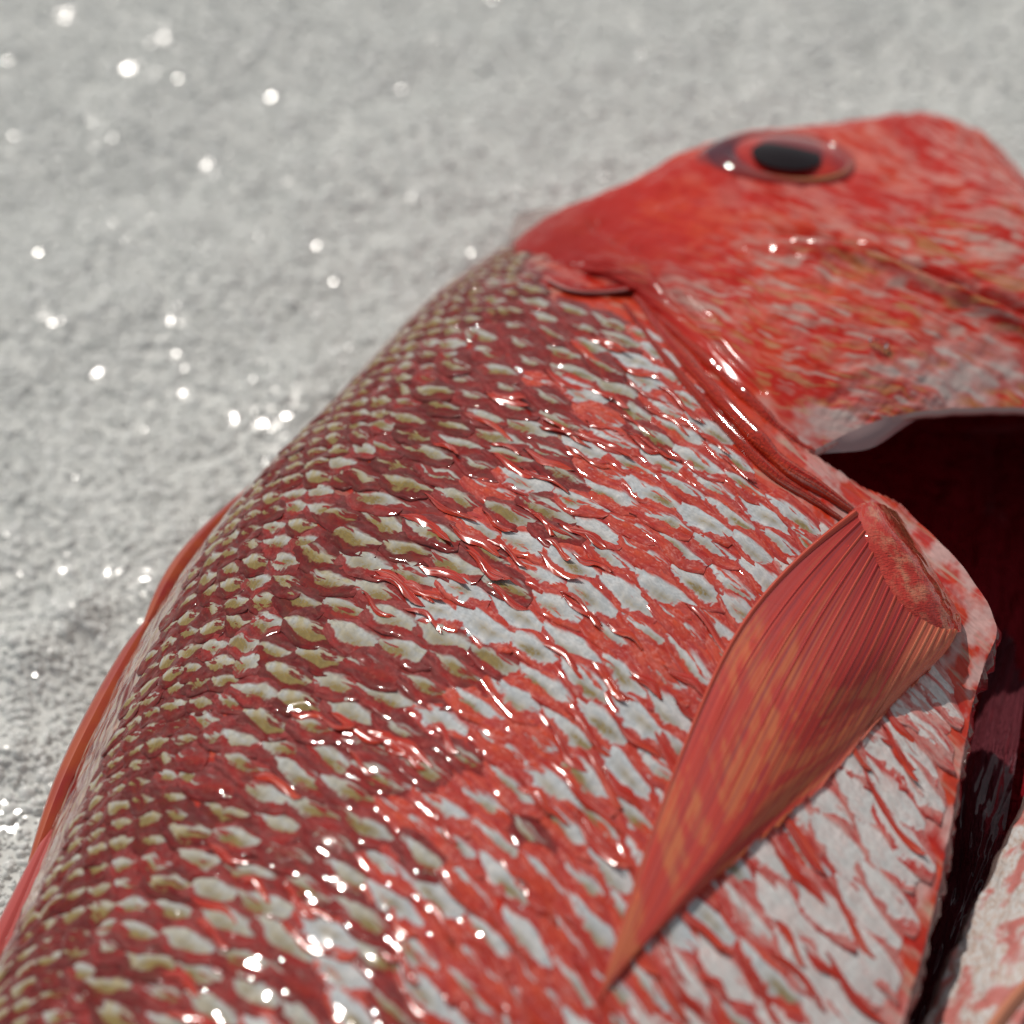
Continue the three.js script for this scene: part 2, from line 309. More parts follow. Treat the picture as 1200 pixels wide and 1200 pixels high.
const bodyMap = tex(1024, 1024, (x, y) => {
  const u = y * (body.R - 1), v = x * (body.C - 1), st = fbm(u * 9 + v * 1.5, v * 2.2, 4, 81) - 0.5, n = fbm(u * 30, v * 30, 3, 83) - 0.5, sp = fbm(u * 14, v * 5, 3, 87) - 0.5;
  const back = 1 - sst(3.2, 4.6, v + st), e = sst(rimPts[0][1] - 0.35, rimPts[0][1] + 0.1, v);
  let c = mix3(mix3(RED, ORANGE, clamp(0.4 + st * 2.4, 0, 1)), CRIMSON, back * 0.9);
  c = mix3(c, mix3(TAN, PINK, clamp(0.5 + n, 0, 1)), clamp(sp * 3.4 - 0.15, 0, 0.85) * (1 - sst(7.6, 8.4, u) * 0.75));
  c = mix3(c, mix3(PINK, WHITE, 0.3), sst(6.2, 7.2, v) * clamp(0.35 + 3.4 * (fbm(u * 4 + v, v * 11 - u * 2, 4, 89) - 0.5), 0, 0.9));
  c = mix3(c, mix3([0.55, 0.42, 0.40], [0.5, 0.42, 0.3], clamp(0.4 + n * 3, 0, 1)), (1 - sst(2.9, 3.3, v + sp * 0.6)) * clamp(0.62 + 3.2 * (fbm(u * 4, v * 16 + u * 5, 4, 85) - 0.5), 0, 0.9));
  if (e > 0) c = mix3(c, FLESH, e * sst(rimU(v) + 0.03, rimU(v) + 0.1, u));
  const q = 1 + n * 0.35;
  return [c[0] * q, c[1] * q, c[2] * q];
});
const fineBump = tex(1024, 1024, (x, y) => 0.5 + 0.9 * (fbm(x * 60, y * 60, 4, 91) - 0.5) + 0.5 * (fbm(x * 22, y * 190, 2, 97) - 0.5), false, true);
const skinMat = wet({ map: bodyMap, bumpMap: fineBump, bumpScale: 0.0005 });
const bodyMesh = F('body', gridGeo(360, 260, (a, b) => bodyPos(a * (body.R - 1), b * vEdge(a * (body.R - 1))), (a, b) => [b * vEdge(a * (body.R - 1)) / 8, a], null), skinMat);

// ------------------------------------------------------------------ scale pockets
const shredSpots = [];
{
  const bare = [[735, 318], [770, 352], [815, 400], [880, 470], [960, 530], [1110, 612], [1190, 680], [1188, 725], [1150, 765], [1120, 790], [1080, 745], [1075, 640], [1010, 615], [955, 628], [915, 585], [860, 500], [800, 425], [755, 380], [640, 352], [612, 300], [640, 230]];
  const fin = [[1000, 640], [900, 760], [850, 860], [800, 960], [790, 1000], [900, 960], [990, 860], [1080, 770], [1050, 700]];
  const list = [], rims = shredSpots;
  const lay = (u0, u1, perU, v0, v1, perV, zoneOf, lift) => {
    let j = 0;
    for (let u = u0; u < u1; u += 1 / perU, j++) for (let v = v0 + (j % 2 ? 0.5 / perV : 0); v < v1; v += 1 / perV) {
      const uu = u + rr(-0.07, 0.07) / perU - 0.10 / perU * Math.sin(v * 2.2), vv = v + rr(-0.08, 0.08) / perV;
      if (vv > 7.95 || uu > 8.45) continue;
      if (vv > vEdge(uu) - 0.1) continue;
      const p = body.at(uu, vv), q = pixelOf(p);
      if (q[0] < -90 || q[1] > 1330 || q[0] > 1290 || inPoly(q[0], q[1], bare) || inPoly(q[0], q[1], fin)) continue;
      if (vv > 6 && uu > rimU(vv) - 0.12) continue;
      const facing = body.normal(uu, vv).dot(camera.position.clone().sub(p).normalize());
      if (facing < -0.15) continue;
      const zone = zoneOf(uu, vv), s = rr(0.95, 1.1), small = 1;
      rims.push([uu - 0.78 * s / perU, vv]);
      list.push({ size: facing / (q[2] * q[2]) / perU / perV * s * (q[0] > 0 && q[0] < 1200 && q[1] < 1200 ? 1 : 0.2), zone, make: () => pocketGeo(body, bodyPos, uu, Math.min(vv, 7.9 - 0.4 / perV), s * 1.75 / perU, s * 1.12 / perV, clamp(Math.floor(36 * (fbm(uu * 1.1, vv * 1.1, 2, 301) * 1.0 - 0.05 + rr(-0.5, 0.5))), 0, 35), lift * rr(0.7, 1.3) * small, rr(-1, 1) * lift * 0.25, rr(-0.16, -0.06)) });
    }
  };
  const edge = (u) => 4.05 + 0.25 * Math.sin(u * 3.1) + 0.12 * Math.sin(u * 8.3 + 1);
  lay(0.05, 8.5, 6.2, 2.88, 4.1, 4.3, (u, v) => (v + rr(-0.3, 0.3) > 3.85 ? 1 : 0), 0.0003);
  lay(0.05, 8.5, 5.3, 4.18, 8, 3.0, (u, v) => { const k = v + rr(-0.5, 0.5) + (u < 2.2 ? 0.25 : 0); return k < 4.4 ? 0 : k < (u < 3.4 ? 5.6 : 5.25) ? 1 : k < 7.15 ? 2 : 3; }, 0.00038);
  list.sort((a, b) => b.size - a.size);
  const rest = [[], [], [], []];
  list.forEach((t, i) => { const g = t.make(); if (i < 300) F('scale', g, scaleMats[t.zone], bodyMesh); else rest[t.zone].push(g); });
  rest.forEach((r, z) => { if (r.length) { const o = F('small_scales', mergeGeometries(r), scaleMats[z], bodyMesh); o.userData.kind = 'stuff'; } });
  console.log('scales', list.length, rest.map((r) => r.length).join());
}
// shreds of red skin left between the pockets of the flank
const shredMap = tex(256, 512, (x, y) => { const st = fbm(x * 9, y * 2.2, 3, 111) - 0.5, c = mix3(mix3(RED, ORANGE, clamp(0.4 + st * 2.6, 0, 1)), PINK, clamp((fbm(x * 26, y * 4, 2, 113) - 0.56) * 3, 0, 0.7)); return c; });
const shredMat = wet({ map: shredMap, bumpMap: tex(256, 512, (x, y) => fbm(x * 16, y * 3, 3, 117), false), bumpScale: 0.0003, clearcoatRoughness: 0.17 });
{
  const fin = [[1000, 620], [900, 740], [840, 860], [780, 980], [760, 1060], [900, 990], [1000, 880], [1090, 780], [1060, 680]];
  let n = 0;
  for (let i = 0; i < 4000 && n < 140; i++) {
    const t = shredSpots[Math.floor(rnd() * shredSpots.length)], u = t[0] + rr(-0.03, 0.03), v = t[1] + rr(-0.1, 0.1), q = pixelOf(body.at(u, v));
    if (v < 4.5 || u > 7.7 || q[0] > 1190 || q[1] > 1230 || inPoly(q[0], q[1], fin) || (v > 6.2 && u > rimU(v) - 0.25) || v > vEdge(u) - 0.25 || fbm(u * 1.3, v * 1.3, 2, 121) < 0.45) continue;
    const L = rr(0.18, 0.4), W = rr(0.018, 0.036), s = Math.floor(rnd() * 999), sl = rr(-0.5, -0.1), curl = rnd() < 0.25 ? rr(0.0003, 0.0009) : 0;
    const g = gridGeo(9, 3, (t, w) => {
      const e = t * 2 - 1, wid = W * Math.sqrt(Math.max(0, 1 - e * e * 0.98)) * (0.7 + 0.8 * vn(t * 5, w * 2.5, s)) * (t > 0.85 ? 0.6 + 0.8 * vn(w * 9, 3, s) : 1);
      const vv = v + e * L * 0.5 + (w > 0.4 && w < 0.9 ? 0.02 : 0) * e, uu = u + e * L * 0.5 * sl + (w - 0.5) * 2 * wid + 0.03 * Math.sin(t * 5 + s);
      const h = 0.0003 + 0.00022 * (1 - (2 * w - 1) ** 2) * (1 - e * e) + 0.00025 * vn(t * 6, w * 3, s + 4) + curl * Math.max(0, e) ** 2;
      return bodyPos(uu, vv).addScaledVector(body.normal(uu, vv), h);
    }, (t, w) => [w * 0.5 + hash(s, 1, 1) * 0.5, t * 0.5 + hash(s, 2, 1) * 0.5]);
    F('skin_shred', g, shredMat, bodyMesh); n++;
  }
}
// cut edge of the belly wall, turning down and in under the skin
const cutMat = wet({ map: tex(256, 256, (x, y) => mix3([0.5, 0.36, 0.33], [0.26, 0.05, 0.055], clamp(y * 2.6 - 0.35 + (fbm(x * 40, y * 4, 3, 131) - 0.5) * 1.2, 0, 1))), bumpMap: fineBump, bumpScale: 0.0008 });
{
  const prof = [[0, 0], [0.0007, -0.0008], [0.0006, -0.0022], [-0.0006, -0.0038], [-0.006, -0.006], [-0.02, -0.011], [-0.045, -0.016]];
  F('belly_cut_edge', gridGeo(150, prof.length - 1, (a, b) => {
    const u = a * 7.15, k = Math.round(b * (prof.length - 1)), ve = vEdge(u) - 0.001, p = bodyPos(u, ve), out = body.at(u, ve).sub(body.at(u, ve - 0.1)); out.y = 0; out.normalize();
    const w = 1 + 0.8 * (vn(u * 9, 1, 7) - 0.5);
    return p.addScaledVector(out, prof[k][0] * w + (k ? 0.0016 * (vn(u * 22, k * 0.6, 9) - 0.5) : 0)).add(V(0, prof[k][1] * w, 0));
  }), cutMat);
}
// ------------------------------------------------------------------ head
const groove = [[880, 262], [940, 275], [1000, 290], [1060, 308], [1120, 332], [1170, 352], [1230, 380]].map(([x, y]) => head.find(x, y));
const groove2 = [[700, 262], [760, 300], [800, 360], [850, 415], [890, 455]].map(([x, y]) => head.find(x, y));
function lineDist(u, v, q) {  // signed distance to a line of (u, v) points and place along it
  let best = 1e9, side = 0, along = 0;
  for (let i = 0; i < q.length - 1; i++) {
    const [ax, ay] = q[i], bx = q[i + 1][0] - ax, by = q[i + 1][1] - ay, t = clamp(((u - ax) * bx + (v - ay) * by) / (bx * bx + by * by), 0, 1), dx = u - ax - t * bx, dy = v - ay - t * by, d = Math.hypot(dx, dy);
    if (d < best) { best = d; side = bx * dy - by * dx; along = (i + t) / (q.length - 1); }
  }
  return [side < 0 ? -best : best, along];
}
const eyeAt = head.find(908, 190);
const headPos = (u, v) => {
  const [d, t] = lineDist(u, v, groove), g = sst(0, 0.25, t);
  let h = -0.0030 * g * Math.exp(-((d / 0.10) ** 2)) + 0.0020 * g * Math.exp(-(((d - 0.27) / 0.15) ** 2));
  const [d2] = lineDist(u, v, groove2); h -= 0.0007 * Math.exp(-((d2 / 0.1) ** 2));
  h += (fbm(u * 3.5, v * 3.5, 3, 141) - 0.5) * 0.0012 * (1 - sst(4.5, 6, v) * (1 - sst(0.4, 2, u))) + (fbm(u * 11 - v * 5, v * 6 + u * 3, 2, 143) - 0.5) * 0.0003 * (1 - 0.8 * sst(5, 6.6, v)) * sst(0, 1.5, u);
  return head.at(u, v).addScaledVector(head.normal(u, v), h);
};
const headMap = tex(1024, 1024, (x, y) => {
  const u = y * (head.R - 1), v = x * (head.C - 1), w = fbm(u * 2, v * 2, 3, 151) - 0.5;
  const st = fbm((u * 0.61 + v * 0.91) * 3.2 + 7, (u * 0.91 - v * 0.61) * 10 + w * 2, 4, 153) - 0.5, n = fbm(u * 34, v * 34, 3, 155) - 0.5, fl = fbm((u * 0.61 + v * 0.91) * 2.6, (u * 0.91 - v * 0.61) * 7 + w * 2, 3, 157) - 0.5;
  let c = mix3(RED, ORANGE, clamp(0.25 + w * 2 + st * 1.2, 0, 1));
  c = mix3(c, [0.38, 0.016, 0.013], (1 - sst(0.6, 2.2, u)) * (1 - sst(4.2, 5.6, v)) * 0.9);   // bare dark red nape
  const far = sst(0.4, 2, u), cheek = sst(3.6, 5.0, v + w) * sst(0.2, 0.9, u), snout = sst(4.2, 6.2, u + w * 2), low = sst(6.6, 8.0, v + w * 1.6);
  c = mix3(c, [0.55, 0.43, 0.37], clamp(fl * 6 - 0.35, 0, 1) * cheek * (1 - sst(5, 6.4, v) * (1 - far)) * 0.75);
  c = mix3(c, [0.5, 0.25, 0.1], clamp(-fl * 4 - 0.3, 0, 0.7) * cheek);
  c = mix3(c, PINK, clamp(0.25 + st * 3.4, 0, 0.85) * Math.max(snout, 0.5 * sst(2, 3.6, u), 0.34 * cheek * (1 - sst(5, 6.4, v) * (1 - far))));
  c = mix3(c, mix3([0.66, 0.42, 0.40], [0.6, 0.5, 0.47], clamp(0.5 + fl * 4 * far, 0, 1)), clamp(low * (0.75 + w * 2.2 + fl * 2 * far), 0, 0.85));
  const q = 1 + n * 0.12;
  return [c[0] * q, c[1] * q, c[2] * q];
});
const headMat = wet({ map: headMap, bumpMap: tex(1024, 1024, (x, y) => { const u = y * 9, v = x * 8; return 0.5 + 1.1 * (1 - 0.8 * sst(5, 6.6, v)) * (1 - sst(4, 5.5, v) * (1 - sst(0.6, 1.8, u))) * (fbm(u * 11 - v * 5, v * 6 + u * 3, 3, 161) - 0.5); }, false), bumpScale: 0.0003, clearcoatRoughness: 0.16, clearcoat: 0.6 });
const headMesh = F('head', gridGeo(260, 220, (a, b) => headPos(a * (head.R - 1), b * (head.C - 1)), (a, b) => [b, a]), headMat);
// edges of the gill cover
const lipMat = wet({ map: shredMap, bumpMap: fineBump, bumpScale: 0.0005 });
const rimMat = wet({ map: tex(256, 64, (x, y) => { const n = fbm(x * 30, y * 3, 3, 171) - 0.5; return mix3([0.6, 0.45, 0.42], [0.45, 0.08, 0.07], clamp(0.25 + n * 2 + (y - 0.4), 0, 1)); }) });
const darkMat = wet({ map: tex(512, 512, (x, y) => { const n = fbm(x * 7, y * 7, 5, 181) - 0.5, m = fbm(x * 3, y * 16, 3, 183) - 0.5; return mix3(FLESH, [0.34, 0.02, 0.03], clamp(0.25 + n * 1.6 + m, 0, 1)); }), bumpMap: fineBump, bumpScale: 0.0015, clearcoatRoughness: 0.2, clearcoat: 0.15 });
{
  const prof = [[0, 0], [0.0005, -0.0006], [0.0003, -0.0014], [-0.001, -0.0021], [-0.004, -0.0035]];
  F('gill_cover_edge', gridGeo(120, prof.length - 1, (a, b) => {
    const u = a * 8.9, k = Math.round(b * (prof.length - 1)), p = headPos(u, 8), o = head.at(u, 8).sub(head.at(u, 7.9)); o.y = 0; o.normalize();
    return p.addScaledVector(o, prof[k][0]).add(V(0, prof[k][1], 0));
  }, (a, b) => [a * 4, b]), rimMat);
  F('gill_cover_lining', gridGeo(80, 6, (a, b) => {
    const u = a * 8.9, p = headPos(u, 8), o = head.at(u, 8).sub(head.at(u, 7.9)); o.y = 0; o.normalize();
    return p.addScaledVector(o, -0.004 - 0.06 * b).add(V(0, -0.0035 - 0.004 * Math.sin(b * 3) - 0.006 * b, 0));
  }, (a, b) => [a * 2, b]), darkMat);
  const N = 60, pts = [], rad = [];
  for (let i = 0; i <= N; i++) { const v = lerp(4.6, 8, i / N), p = head.at(0.01, v); pts.push(p.add(V(0, -0.0009, 0)).addScaledVector(head.normal(0.1, v), 0.0002)); rad.push(0.0011 * (0.45 + 0.55 * sst(0, 0.25, i / N)) * (0.85 + 0.5 * vn(i * 0.3, 1, 191))); }
  F('gill_cover_lip', tube(pts, rad, 10), lipMat, headMesh);
  F('nape_edge', gridGeo(60, 4, (a, b) => { const v = lerp(1.6, 4.9, a), p = headPos(0, v); return p.add(V(-0.0022 * b * b, -0.0035 * b * (0.4 + b), 0.0022 * b)); }), lipMat, headMesh);
  // soft red shoulder skin along the gill slit
  const sp = [[745, 345], [785, 398], [830, 450], [880, 505], [925, 548], [968, 575], [1000, 597]];
  for (const [off, r0] of [[0, 0.0015], [-14, 0.0009]]) {
    const c = sp.map(([x, y]) => { const [u, v] = body.find(x + off, y + off * -0.6 + (off > 0 ? 4 : 6)); return body.at(u, v).addScaledVector(body.normal(u, v), 0.0002 + r0 * 0.15); }), q = new THREE.CatmullRomCurve3(c).getPoints(60);
    F('shoulder_fold', tube(q, q.map((_, i) => r0 * (0.8 + 0.35 * vn(i * 0.22, off, 193)) * Math.sin(Math.PI * (0.08 + 0.86 * i / 60)) ** 0.6), 10), lipMat, bodyMesh);
  }
}
// thin pale membrane at the hind tip of the gill cover
const membraneMat = new THREE.MeshPhysicalMaterial({ color: new THREE.Color().setRGB(0.62, 0.42, 0.42), roughness: 0.45, transmission: 0.35, side: THREE.DoubleSide, clearcoat: 1, clearcoatRoughness: 0.08 });
{
  const ed = [0, 0.7, 1.4, 2.1, 2.7].map((u) => headPos(u, 7.995)), dn = (p, x, y, h) => { const q = pixelOf(p); return P(q[0] + x, q[1] + y, p.y * 1000 - h); };
  const s = new Surf([ed, ed.map((p, i) => dn(p, [3, 6, 8, 6, 2][i], [2, 7, 12, 8, 2][i], 1.2)), ed.map((p, i) => dn(p, [7, 14, 18, 11, 3][i], [3, 12, 22, 14, 3][i], [1.4, 2, 3, 2.4, 1.4][i]))], 8);
  F('gill_membrane', gridGeo(16, 32, (a, b) => s.at(a * 2, b * 4), null), membraneMat);
}
// the round flap of skin on the nape and the clear film beyond it
{
  const at = (x, y, l) => { const [u, v] = head.find(x, y), q = pixelOf(head.at(u, v)); let p, n; if (Math.hypot(q[0] - x, q[1] - y) < 2 && u > 0.02) { p = head.at(u, v); n = head.normal(u, v); } else { const [s, t] = body.find(x, y); p = body.at(s, t); n = body.normal(s, t); } return p.addScaledVector(n, l / 1000); };
  const s = new Surf([[at(660, 304, -0.6), at(695, 300, -0.7), at(722, 304, -0.7), at(748, 318, -0.8)], [at(642, 318, -0.2), at(680, 324, -0.15), at(710, 326, -0.2), at(748, 328, -0.7)], [at(644, 332, 0.5), at(668, 345, 0.8), at(705, 347, 0.7), at(744, 336, -0.6)]], 12);
  F('nape_flap', gridGeo(24, 30, (a, b) => s.at(a * 2, b * 3), (a, b) => [0.3 + b * 0.2, 0.1 + a * 0.2]), wet({ color: new THREE.Color().setRGB(0.38, 0.018, 0.015), bumpMap: fineBump, bumpScale: 0.0003 }), headMesh);
  const rim = []; for (let i = 0; i <= 12; i++) rim.push(s.at(1 + i / 12, 0)); for (let i = 1; i <= 20; i++) rim.push(s.at(2, i / 20 * 2.7));
  F('nape_flap_rim', tube(new THREE.CatmullRomCurve3(rim).getPoints(60), Array(61).fill(0.00028), 8), wet({ color: new THREE.Color().setRGB(0.62, 0.3, 0.28) }), headMesh);
  const f = new Surf([[P(596, 284, 34), P(620, 276, 34), P(645, 266, 34.5), P(676, 256, 35)], [P(600, 264, 35), P(620, 258, 35), P(645, 253, 35.5), P(672, 250, 35.5)], [P(606, 252, 35.5), P(624, 246, 36), P(648, 243, 36), P(668, 246, 36)]], 8);
  F('skin_film', gridGeo(12, 18, (a, b) => f.at(a * 2, b * 3), null), new THREE.MeshPhysicalMaterial({ color: new THREE.Color().setRGB(0.78, 0.68, 0.65), roughness: 0.25, transmission: 0.75, side: THREE.DoubleSide, clearcoat: 1 }), headMesh);
}
// ------------------------------------------------------------------ eye
{
  const eye = new THREE.Group(); eye.name = 'eye'; fish.add(eye);
  const [eu, ev] = head.find(926, 187), C = head.at(eu, ev), n = head.normal(eu, ev, 0.35), ex = AX.clone().addScaledVector(n, -AX.dot(n)).normalize(), ey = n.clone().cross(ex);
  const loc = (x, y, h) => C.clone().addScaledVector(ex, x / 1000).addScaledVector(ey, y / 1000).addScaledVector(n, h / 1000);
  console.log('eye facing', n.dot(camera.position.clone().sub(C).normalize()).toFixed(2), pixelOf(loc(10, 0, 0)), pixelOf(loc(0, 10, 0)), pixelOf(loc(-10, 0, 0)));
  const disc = (r, f, na = 40, nr = 12, cx = 0, cy = 0) => gridGeo(nr, na, (a, b) => { const t = b * 2 * Math.PI, q = a * r; return loc(cx + Math.cos(t) * q, cy + Math.sin(t) * q, f(a, t)); }, (a, b) => [0.5 + 0.5 * a * Math.cos(b * 2 * Math.PI), 0.5 + 0.5 * a * Math.sin(b * 2 * Math.PI)], null, true);
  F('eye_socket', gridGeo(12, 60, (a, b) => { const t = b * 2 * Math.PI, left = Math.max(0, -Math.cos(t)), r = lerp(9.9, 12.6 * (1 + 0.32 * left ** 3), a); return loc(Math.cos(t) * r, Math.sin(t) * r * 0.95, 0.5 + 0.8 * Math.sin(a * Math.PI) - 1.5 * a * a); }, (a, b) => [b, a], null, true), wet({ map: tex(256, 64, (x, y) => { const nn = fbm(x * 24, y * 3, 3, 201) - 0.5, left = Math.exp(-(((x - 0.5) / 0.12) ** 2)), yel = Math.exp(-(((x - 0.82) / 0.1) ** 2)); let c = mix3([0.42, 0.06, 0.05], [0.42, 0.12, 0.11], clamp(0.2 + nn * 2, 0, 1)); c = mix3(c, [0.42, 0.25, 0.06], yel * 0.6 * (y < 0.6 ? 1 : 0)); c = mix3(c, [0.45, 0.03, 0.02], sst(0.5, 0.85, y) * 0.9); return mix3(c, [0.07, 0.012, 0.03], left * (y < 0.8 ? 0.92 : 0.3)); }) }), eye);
  F('iris', disc(10.8, (a) => 0.5 + 2.0 * (1 - a * a)), wet({ map: tex(256, 256, (x, y) => { const dx = x - 0.5, dy = y - 0.5, r = Math.hypot(dx, dy) * 2, t = Math.atan2(dy, dx), nn = fbm(t * 3 + 9, r * 5, 4, 211) - 0.5; let c = mix3([0.42, 0.010, 0.008], [0.66, 0.035, 0.014], clamp(0.4 + nn * 2.4, 0, 1)); c = mix3(c, [0.24, 0.01, 0.02], sst(0.86, 0.96, r + nn * 0.1)); return mix3(c, [0.25, 0.01, 0.015], 1 - sst(0.5, 0.62, r)); }), roughness: 0.3 }), eye);
  F('pupil', disc(6.3, (a) => 2.1 + 0.6 * (1 - a * a), 30, 8, -1.2, -3.2), wet({ color: new THREE.Color().setRGB(0.012, 0.006, 0.008), roughness: 0.35, clearcoat: 0.35, clearcoatRoughness: 0.1 }), eye);
}
// ------------------------------------------------------------------ gill chamber and the gutted belly
{
  const s = new Surf([
    [P(800, 380, 30), P(900, 400, 26), P(1010, 420, 20), P(1120, 430, 14), P(1240, 430, 10), P(1650, 430, 34)],
    [P(880, 560, 24), P(960, 570, 16), P(1050, 580, 8), P(1140, 590, 3), P(1230, 590, 3), P(1600, 590, 34)],
    [P(940, 760, 18), P(1010, 770, 10), P(1080, 780, 3), P(1150, 790, 1), P(1230, 790, 6), P(1450, 770, 30)],
    [P(930, 980, 16), P(990, 990, 8), P(1050, 1000, 3), P(1110, 1000, 3), P(1170, 1000, 9), P(1280, 980, 22)],
    [P(880, 1180, 14), P(940, 1190, 8), P(1000, 1200, 4), P(1070, 1200, 5), P(1130, 1200, 10), P(1240, 1180, 22)],
    [P(800, 1420, 12), P(860, 1430, 8), P(930, 1440, 5), P(1000, 1440, 6), P(1080, 1440, 10), P(1200, 1420, 22)],
  ], 12);
  F('body_cavity', gridGeo(110, 90, (a, b) => { const u = a * 5, v = b * 5; return s.at(u, v).add(V(0, 0.0035 + 0.006 * (fbm(u * 1.6, v * 1.6, 4, 221) - 0.5), 0)); }, (a, b) => [b, a]), darkMat);
  // grey-violet membrane lining the far wall of the slit
  const w = new Surf([[P(1168, 740, 2), P(1185, 740, 3), P(1210, 740, 2)], [P(1128, 920, 13), P(1150, 925, 17), P(1185, 930, 16)], [P(1115, 1020, 12), P(1135, 1030, 15), P(1160, 1040, 15)], [P(1085, 1130, 12), P(1105, 1135, 14), P(1125, 1140, 15)], [P(1050, 1250, 12), P(1070, 1250, 14), P(1090, 1250, 15)]], 10);
  F('belly_lining', gridGeo(60, 24, (a, b) => { const u = a * 4, v = b * 2; return w.at(u, v).add(V(0, 0.003 * (fbm(u * 4, v * 4, 4, 225) - 0.5), 0)); }), wet({ color: new THREE.Color().setRGB(0.2, 0.045, 0.06), bumpMap: fineBump, bumpScale: 0.001 }));
}
const flap = new Surf([
  [P(1250, 830, 35), P(1290, 850, 40), P(1350, 880, 43), P(1430, 900, 40)],
  [P(1205, 935, 35), P(1240, 955, 39), P(1300, 980, 43), P(1400, 1010, 41)],
  [P(1165, 1022, 35), P(1200, 1045, 39), P(1260, 1070, 43), P(1370, 1110, 43)],
  [P(1125, 1102, 35), P(1160, 1130, 39), P(1220, 1165, 43), P(1330, 1210, 43)],
  [P(1085, 1195, 35), P(1120, 1225, 39), P(1180, 1260, 43), P(1290, 1310, 43)],
  [P(1040, 1300, 35), P(1075, 1330, 39), P(1140, 1370, 43), P(1250, 1420, 43)],
], 12);
{
  const flapPos = (u, v) => flap.at(u, v).addScaledVector(flap.normal(u, v), 0.0012 * (fbm(u * 5, v * 3, 3, 231) - 0.5));
  const fm = wet({ map: tex(512, 512, (x, y) => { const u = y * 5, v = x * 3, st = fbm(u * 4 + v * 2, v * 3, 4, 233) - 0.5, n = fbm(u * 20, v * 20, 3, 235) - 0.5; return mix3(mix3(WHITE, [0.6, 0.42, 0.33], clamp(0.3 + n * 2, 0, 1)), mix3(RED, PINK, 0.5), clamp(st * 6 - 0.25, 0, 0.9)); }), bumpMap: fineBump, bumpScale: 0.0003 });
  const fmesh = F('belly_flap', gridGeo(90, 60, (a, b) => flapPos(a * 5, b * 3), (a, b) => [b, a]), fm);
  F('flap_edge', gridGeo(90, 4, (a, b) => { const p = flapPos(a * 5, 0), k = b * 4; return p.add(V([0, -0.0008, -0.0006, 0.002, 0.008][k], [0, -0.001, -0.003, -0.007, -0.016][k], 0.0007 * (vn(a * 40, k, 3) - 0.5))); }, (a, b) => [a * 3, b]), cutMat, fmesh);
  for (let j = 0, u = 0.8; u < 4.4; u += 0.3, j++) for (let v = 0.22 + (j % 2) * 0.2; v < 1.7; v += 0.4) F('scale', pocketGeo(flap, (x, y) => flapPos(x, y).addScaledVector(flap.normal(x, y), 0.0006), 5 - u < 0 ? 0 : u, v, 0.42, 0.42, Math.floor(rnd() * 36), 0.0006, rr(-1, 1) * 0.0002, 0.1), scaleMats[3], fmesh);
  const q = new THREE.CatmullRomCurve3([P(1130, 1260, 46), P(1165, 1205, 46), P(1190, 1172, 46), P(1240, 1120, 45)]).getPoints(20);
  F('pelvic_fin_spine', tube(q, q.map(() => 0.0011), 8), wet({ color: new THREE.Color().setRGB(0.62, 0.24, 0.14) }));
}
